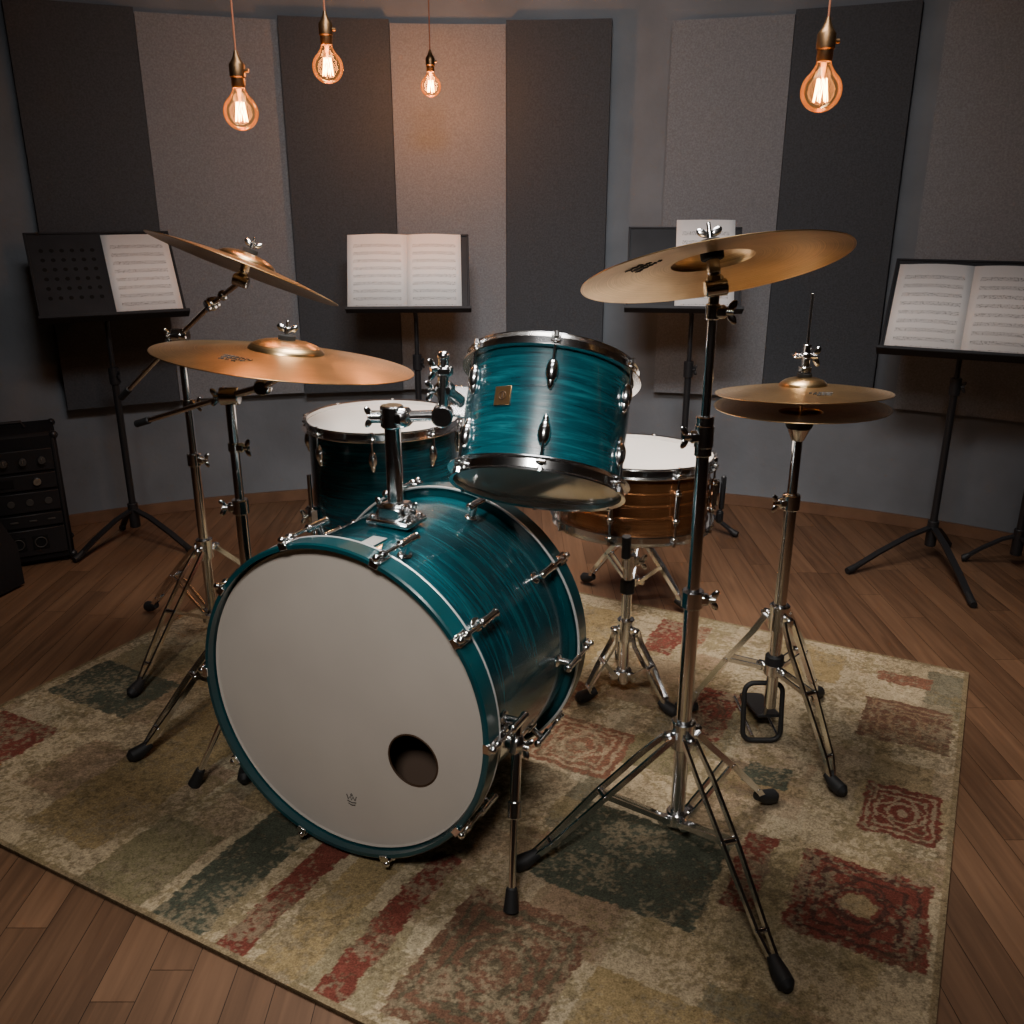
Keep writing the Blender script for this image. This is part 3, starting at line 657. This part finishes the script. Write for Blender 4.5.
# ------------------------------------------------------------------ amplifier & monitor
TOLEX=pmat('black_tolex',(.010,.010,.011),.65,bump=.4,bscale=400,spec=.3)
GRILL=pmat('speaker_grille',(.014,.014,.015),.8,bump=.8,bscale=600,var=.3,vscale=300)
KNOBM=pmat('knob_grey',(.06,.057,.052),.45)
def corner_caps(b,w,d,h):
    for sx in(-1,1):
        for sy in(-1,1):
            for z in(.025,h): b.ell((sx*(w/2-.006),sy*(d/2-.006),z),(.014,.014,.014),BLACKMET)
            b.cyl((sx*(w/2-.03),sy*(d/2-.03),0),(sx*(w/2-.03),sy*(d/2-.03),.014),.014,RUBBER)
    b.sweep([(-.08,0,h+.012),(-.07,0,h+.032),(.07,0,h+.032),(.08,0,h+.012)],.006,RUBBER)
def rack(loc,rot,sz):
    b=B(); w,d,h=sz; Rz=M.Rotation(math.radians(rot),4,'Z')
    b.box((w,d,h),TOLEX,M.Translation((0,0,h/2+.012)),.05)
    y=-d/2
    for a in(-w/2+.012,w/2-.012): b.box((.010,.010,h-.04),BLACKMET,M.Translation((a,y,h/2+.012)),.2)
    zz=.04; hs=[.10,.05,.075,.06,.08]; i=0
    for hh in hs:
        b.box((w-.04,.010,hh-.006),BLACKMET,M.Translation((0,y-.003,zz+hh/2)),.15)
        if i==0:
            for q in(-.07,.0,.07): b.box((.05,.006,.05),HOLE,M.Translation((q,y-.008,zz+hh*.5)),.2); b.torus(.018,.002,KNOBM,T(M.Rotation(pi/2,3,'X'),(q,y-.012,zz+hh*.5)),24,8)
        for q in range(5):
            x=-w/2+.055+q*(w-.11)/4
            if i==4: b.cyl((x,y-.006,zz+hh*.5),(x,y-.028,zz+hh*.5),.012,KNOBM,seg=14); b.box((.002,.004,.012),STEEL,M.Translation((x,y-.029,zz+hh*.55)),.2)
            elif i==2: b.cyl((x,y-.006,zz+hh*.5),(x,y-.012,zz+hh*.5),.012,KNOBM,seg=14)
            elif i==1: b.box((.024,.006,.006),KNOBM,M.Translation((x,y-.009,zz+hh/2)),.2)
        if i==3: b.box((.12,.004,.028),HOLE,M.Translation((-.04,y-.009,zz+hh/2)),.2); b.cyl((.09,y-.006,zz+hh*.5),(.09,y-.02,zz+hh*.5),.013,STEEL,seg=14)
        zz+=hh+.004; i+=1
    corner_caps(b,w,d,h)
    b.out('guitar_amplifier',T(M.Identity(3),loc)@Rz)
rack((-1.76,3.01,0),28,(.34,.22,.46))
def mon(loc,rot,sz):
    b=B(); w,d,h=sz; Rz=M.Rotation(math.radians(rot),4,'Z')
    vs=[(-w/2,-d/2,.01),(w/2,-d/2,.01),(w/2,d/2,.01),(-w/2,d/2,.01),(-w/2,-d/2,h*.35),(w/2,-d/2,h*.35),(w/2,d*.05,h),(-w/2,d*.05,h),(w/2,d/2,h*.92),(-w/2,d/2,h*.92)]
    b.add(vs,[(0,1,2,3),(0,1,5,4),(4,5,6,7),(7,6,8,9),(3,2,8,9),(1,2,8,6,5),(0,3,9,7,4)],TOLEX)
    sl=V((0,d*.55,h*.65)).normalized(); nn=V((0,-sl.z,sl.y)); c_=V((0,-d*.225,h*.675))+nn*.004
    b.box((w-.05,.55*d*1.1,.008),GRILL,T(M((V((1,0,0)),sl,nn)).transposed(),c_),.3)
    b.torus(.10,.004,BLACKMET,T(M((V((1,0,0)),sl,nn)).transposed(),c_+nn*.006))
    for sx in(-1,1): b.box((.004,.10,.03),RUBBER,M.Translation((sx*(w/2+.001),.03,h*.5)),.3)
    for sx in(-1,1):
        for sy in(-1,1): b.cyl((sx*(w/2-.03),sy*(d/2-.03),0),(sx*(w/2-.03),sy*(d/2-.03),.012),.012,RUBBER)
    b.out('floor_monitor_speaker',T(M.Identity(3),loc)@Rz)
mon((-1.83,2.64,0),75,(.34,.34,.42))
# ------------------------------------------------------------------ pendant bulbs
def glassm():
    m=bpy.data.materials.new('bulb_glass_with_glow'); m.use_nodes=True; nt=m.node_tree; nt.nodes.clear()
    o=nt.nodes.new('ShaderNodeOutputMaterial'); mx=nt.nodes.new('ShaderNodeMixShader'); t=nt.nodes.new('ShaderNodeBsdfTransparent'); g=nt.nodes.new('ShaderNodeBsdfGlossy')
    lw=nt.nodes.new('ShaderNodeLayerWeight'); lw.inputs['Blend'].default_value=.2; g.inputs['Roughness'].default_value=.08
    t.inputs['Color'].default_value=(1,.88,.70,1); g.inputs['Color'].default_value=(1,.82,.6,1)
    ad=nt.nodes.new('ShaderNodeAddShader'); em=nt.nodes.new('ShaderNodeEmission'); em.inputs['Color'].default_value=(1,.42,.12,1); em.inputs['Strength'].default_value=.07  # faint warm emission on the clear glass imitates the filament's glow
    nt.links.new(lw.outputs['Fresnel'],mx.inputs[0]); nt.links.new(t.outputs[0],mx.inputs[1]); nt.links.new(g.outputs[0],mx.inputs[2])
    nt.links.new(mx.outputs[0],ad.inputs[0]); nt.links.new(em.outputs[0],ad.inputs[1]); nt.links.new(ad.outputs[0],o.inputs[0])
    return m
GLASS=glassm(); FIL=pmat('filament',(1,.6,.3),.5,emit=(1,.46,.14),estr=38); CORD=pmat('copper_fabric_cord',(.28,.10,.05),.7); SOCK=pmat('aged_brass_socket',(.17,.10,.05),.42,1,var=.3,vscale=40)
STEM=pmat('glass_stem',(.5,.3,.12),.2,emit=(1,.40,.10),estr=1.2)
def bulb(p,r,W):
    b=B(); x,y,z=p; H=HC
    pr=[(1e-4,-r)]+[(r*math.sin(pi*k/14),-r*math.cos(pi*k/14)) for k in range(1,12)]
    pr+= [(r*.50,r*.95),(r*.40,r*1.12),(r*.35,r*1.3),(r*.34,r*1.5)]
    b.lathe(pr,GLASS,None,32)
    s=r/.04
    b.lathe([(1e-4,.052),(.0140,.052),(.0155,.056),(.0155,.072),(.018,.075),(.018,.100),(.015,.105),(.010,.112),(.006,.122),(.004,.13),(1e-4,.13)],SOCK,M.Scale(s,4),24)
    b.cyl((.014*s,0,.088*s),(.026*s,0,.088*s),.0045*s,SOCK)
    b.cyl((0,0,.125*s),(0,0,H-z-.01),.0022,CORD,seg=8)
    b.cyl((0,0,H-z-.025),(0,0,H-z-.0005),.04,SOCK,seg=24)
    b.cyl((0,0,.020*s),(0,0,.05*s),.002*s,STEM,r1=.006*s,seg=8)
    n=7
    for k in range(n):
        a0=2*pi*k/n; a1=2*pi*(k+.5)/n
        b.cyl((.009*s*math.cos(a0),.009*s*math.sin(a0),.022*s),(.014*s*math.cos(a1),.014*s*math.sin(a1),-.020*s),.0009*s,FIL,seg=6)
        b.cyl((.014*s*math.cos(a1),.014*s*math.sin(a1),-.020*s),(.009*s*math.cos(a0+2*pi/n),.009*s*math.sin(a0+2*pi/n),.022*s),.0009*s,FIL,seg=6)
    b.out('pendant_bulb',M.Translation(p))
    l=bpy.data.lights.new('bulb_light','POINT'); l.energy=W; l.color=(1,.42,.16); l.shadow_soft_size=r*.85
    o=bpy.data.objects.new('bulb_light',l); bpy.context.collection.objects.link(o); o.location=(x,y,z-.0)
bulb((-.608,2.2,1.398),.0385,2.4); bulb((-.444,2.4,1.516),.037,2.6); bulb((-.279,3.40,1.588),.035,6.5); bulb((.626,2.0,1.420),.041,1.8)
# ------------------------------------------------------------------ lights
def area(name,loc,tgt,sx,sy,W,col,spread=180):
    l=bpy.data.lights.new(name,'AREA'); l.shape='RECTANGLE'; l.size=sx; l.size_y=sy; l.energy=W; l.color=col; l.spread=math.radians(spread)
    o=bpy.data.objects.new(name,l); bpy.context.collection.objects.link(o); o.location=loc
    o.rotation_euler=(V(tgt)-V(loc)).to_track_quat('-Z','Y').to_euler()
area('ceiling_softbox_light',(.12,1.95,2.66),(.12,1.9,0),.9,.7,21,(1,.94,.87),82)
area('back_wall_fill_light',(.05,1.0,2.62),(.05,3.4,.80),1.0,.3,12.5,(.98,.98,1),84)  # unseen lamp added to brighten the back wall and music sheets
area('front_fill_light',(-.3,-.6,2.55),(-.02,1.85,.55),.6,.4,5.0,(1,.95,.90),46)  # added weak fill from behind the camera, no such lamp in the room
w=bpy.data.worlds.new('w'); bpy.context.scene.world=w; w.use_nodes=True; w.node_tree.nodes['Background'].inputs[0].default_value=(.05,.05,.055,1); w.node_tree.nodes['Background'].inputs[1].default_value=.3
# ------------------------------------------------------------------ camera
cd=bpy.data.cameras.new('camera'); cd.sensor_width=36; cd.lens=900/1024*36; cd.clip_start=.02
co=bpy.data.objects.new('camera',cd); bpy.context.collection.objects.link(co); co.location=(0,0,1.2); co.rotation_euler=(math.radians(71.2),0,0)
bpy.context.scene.camera=co
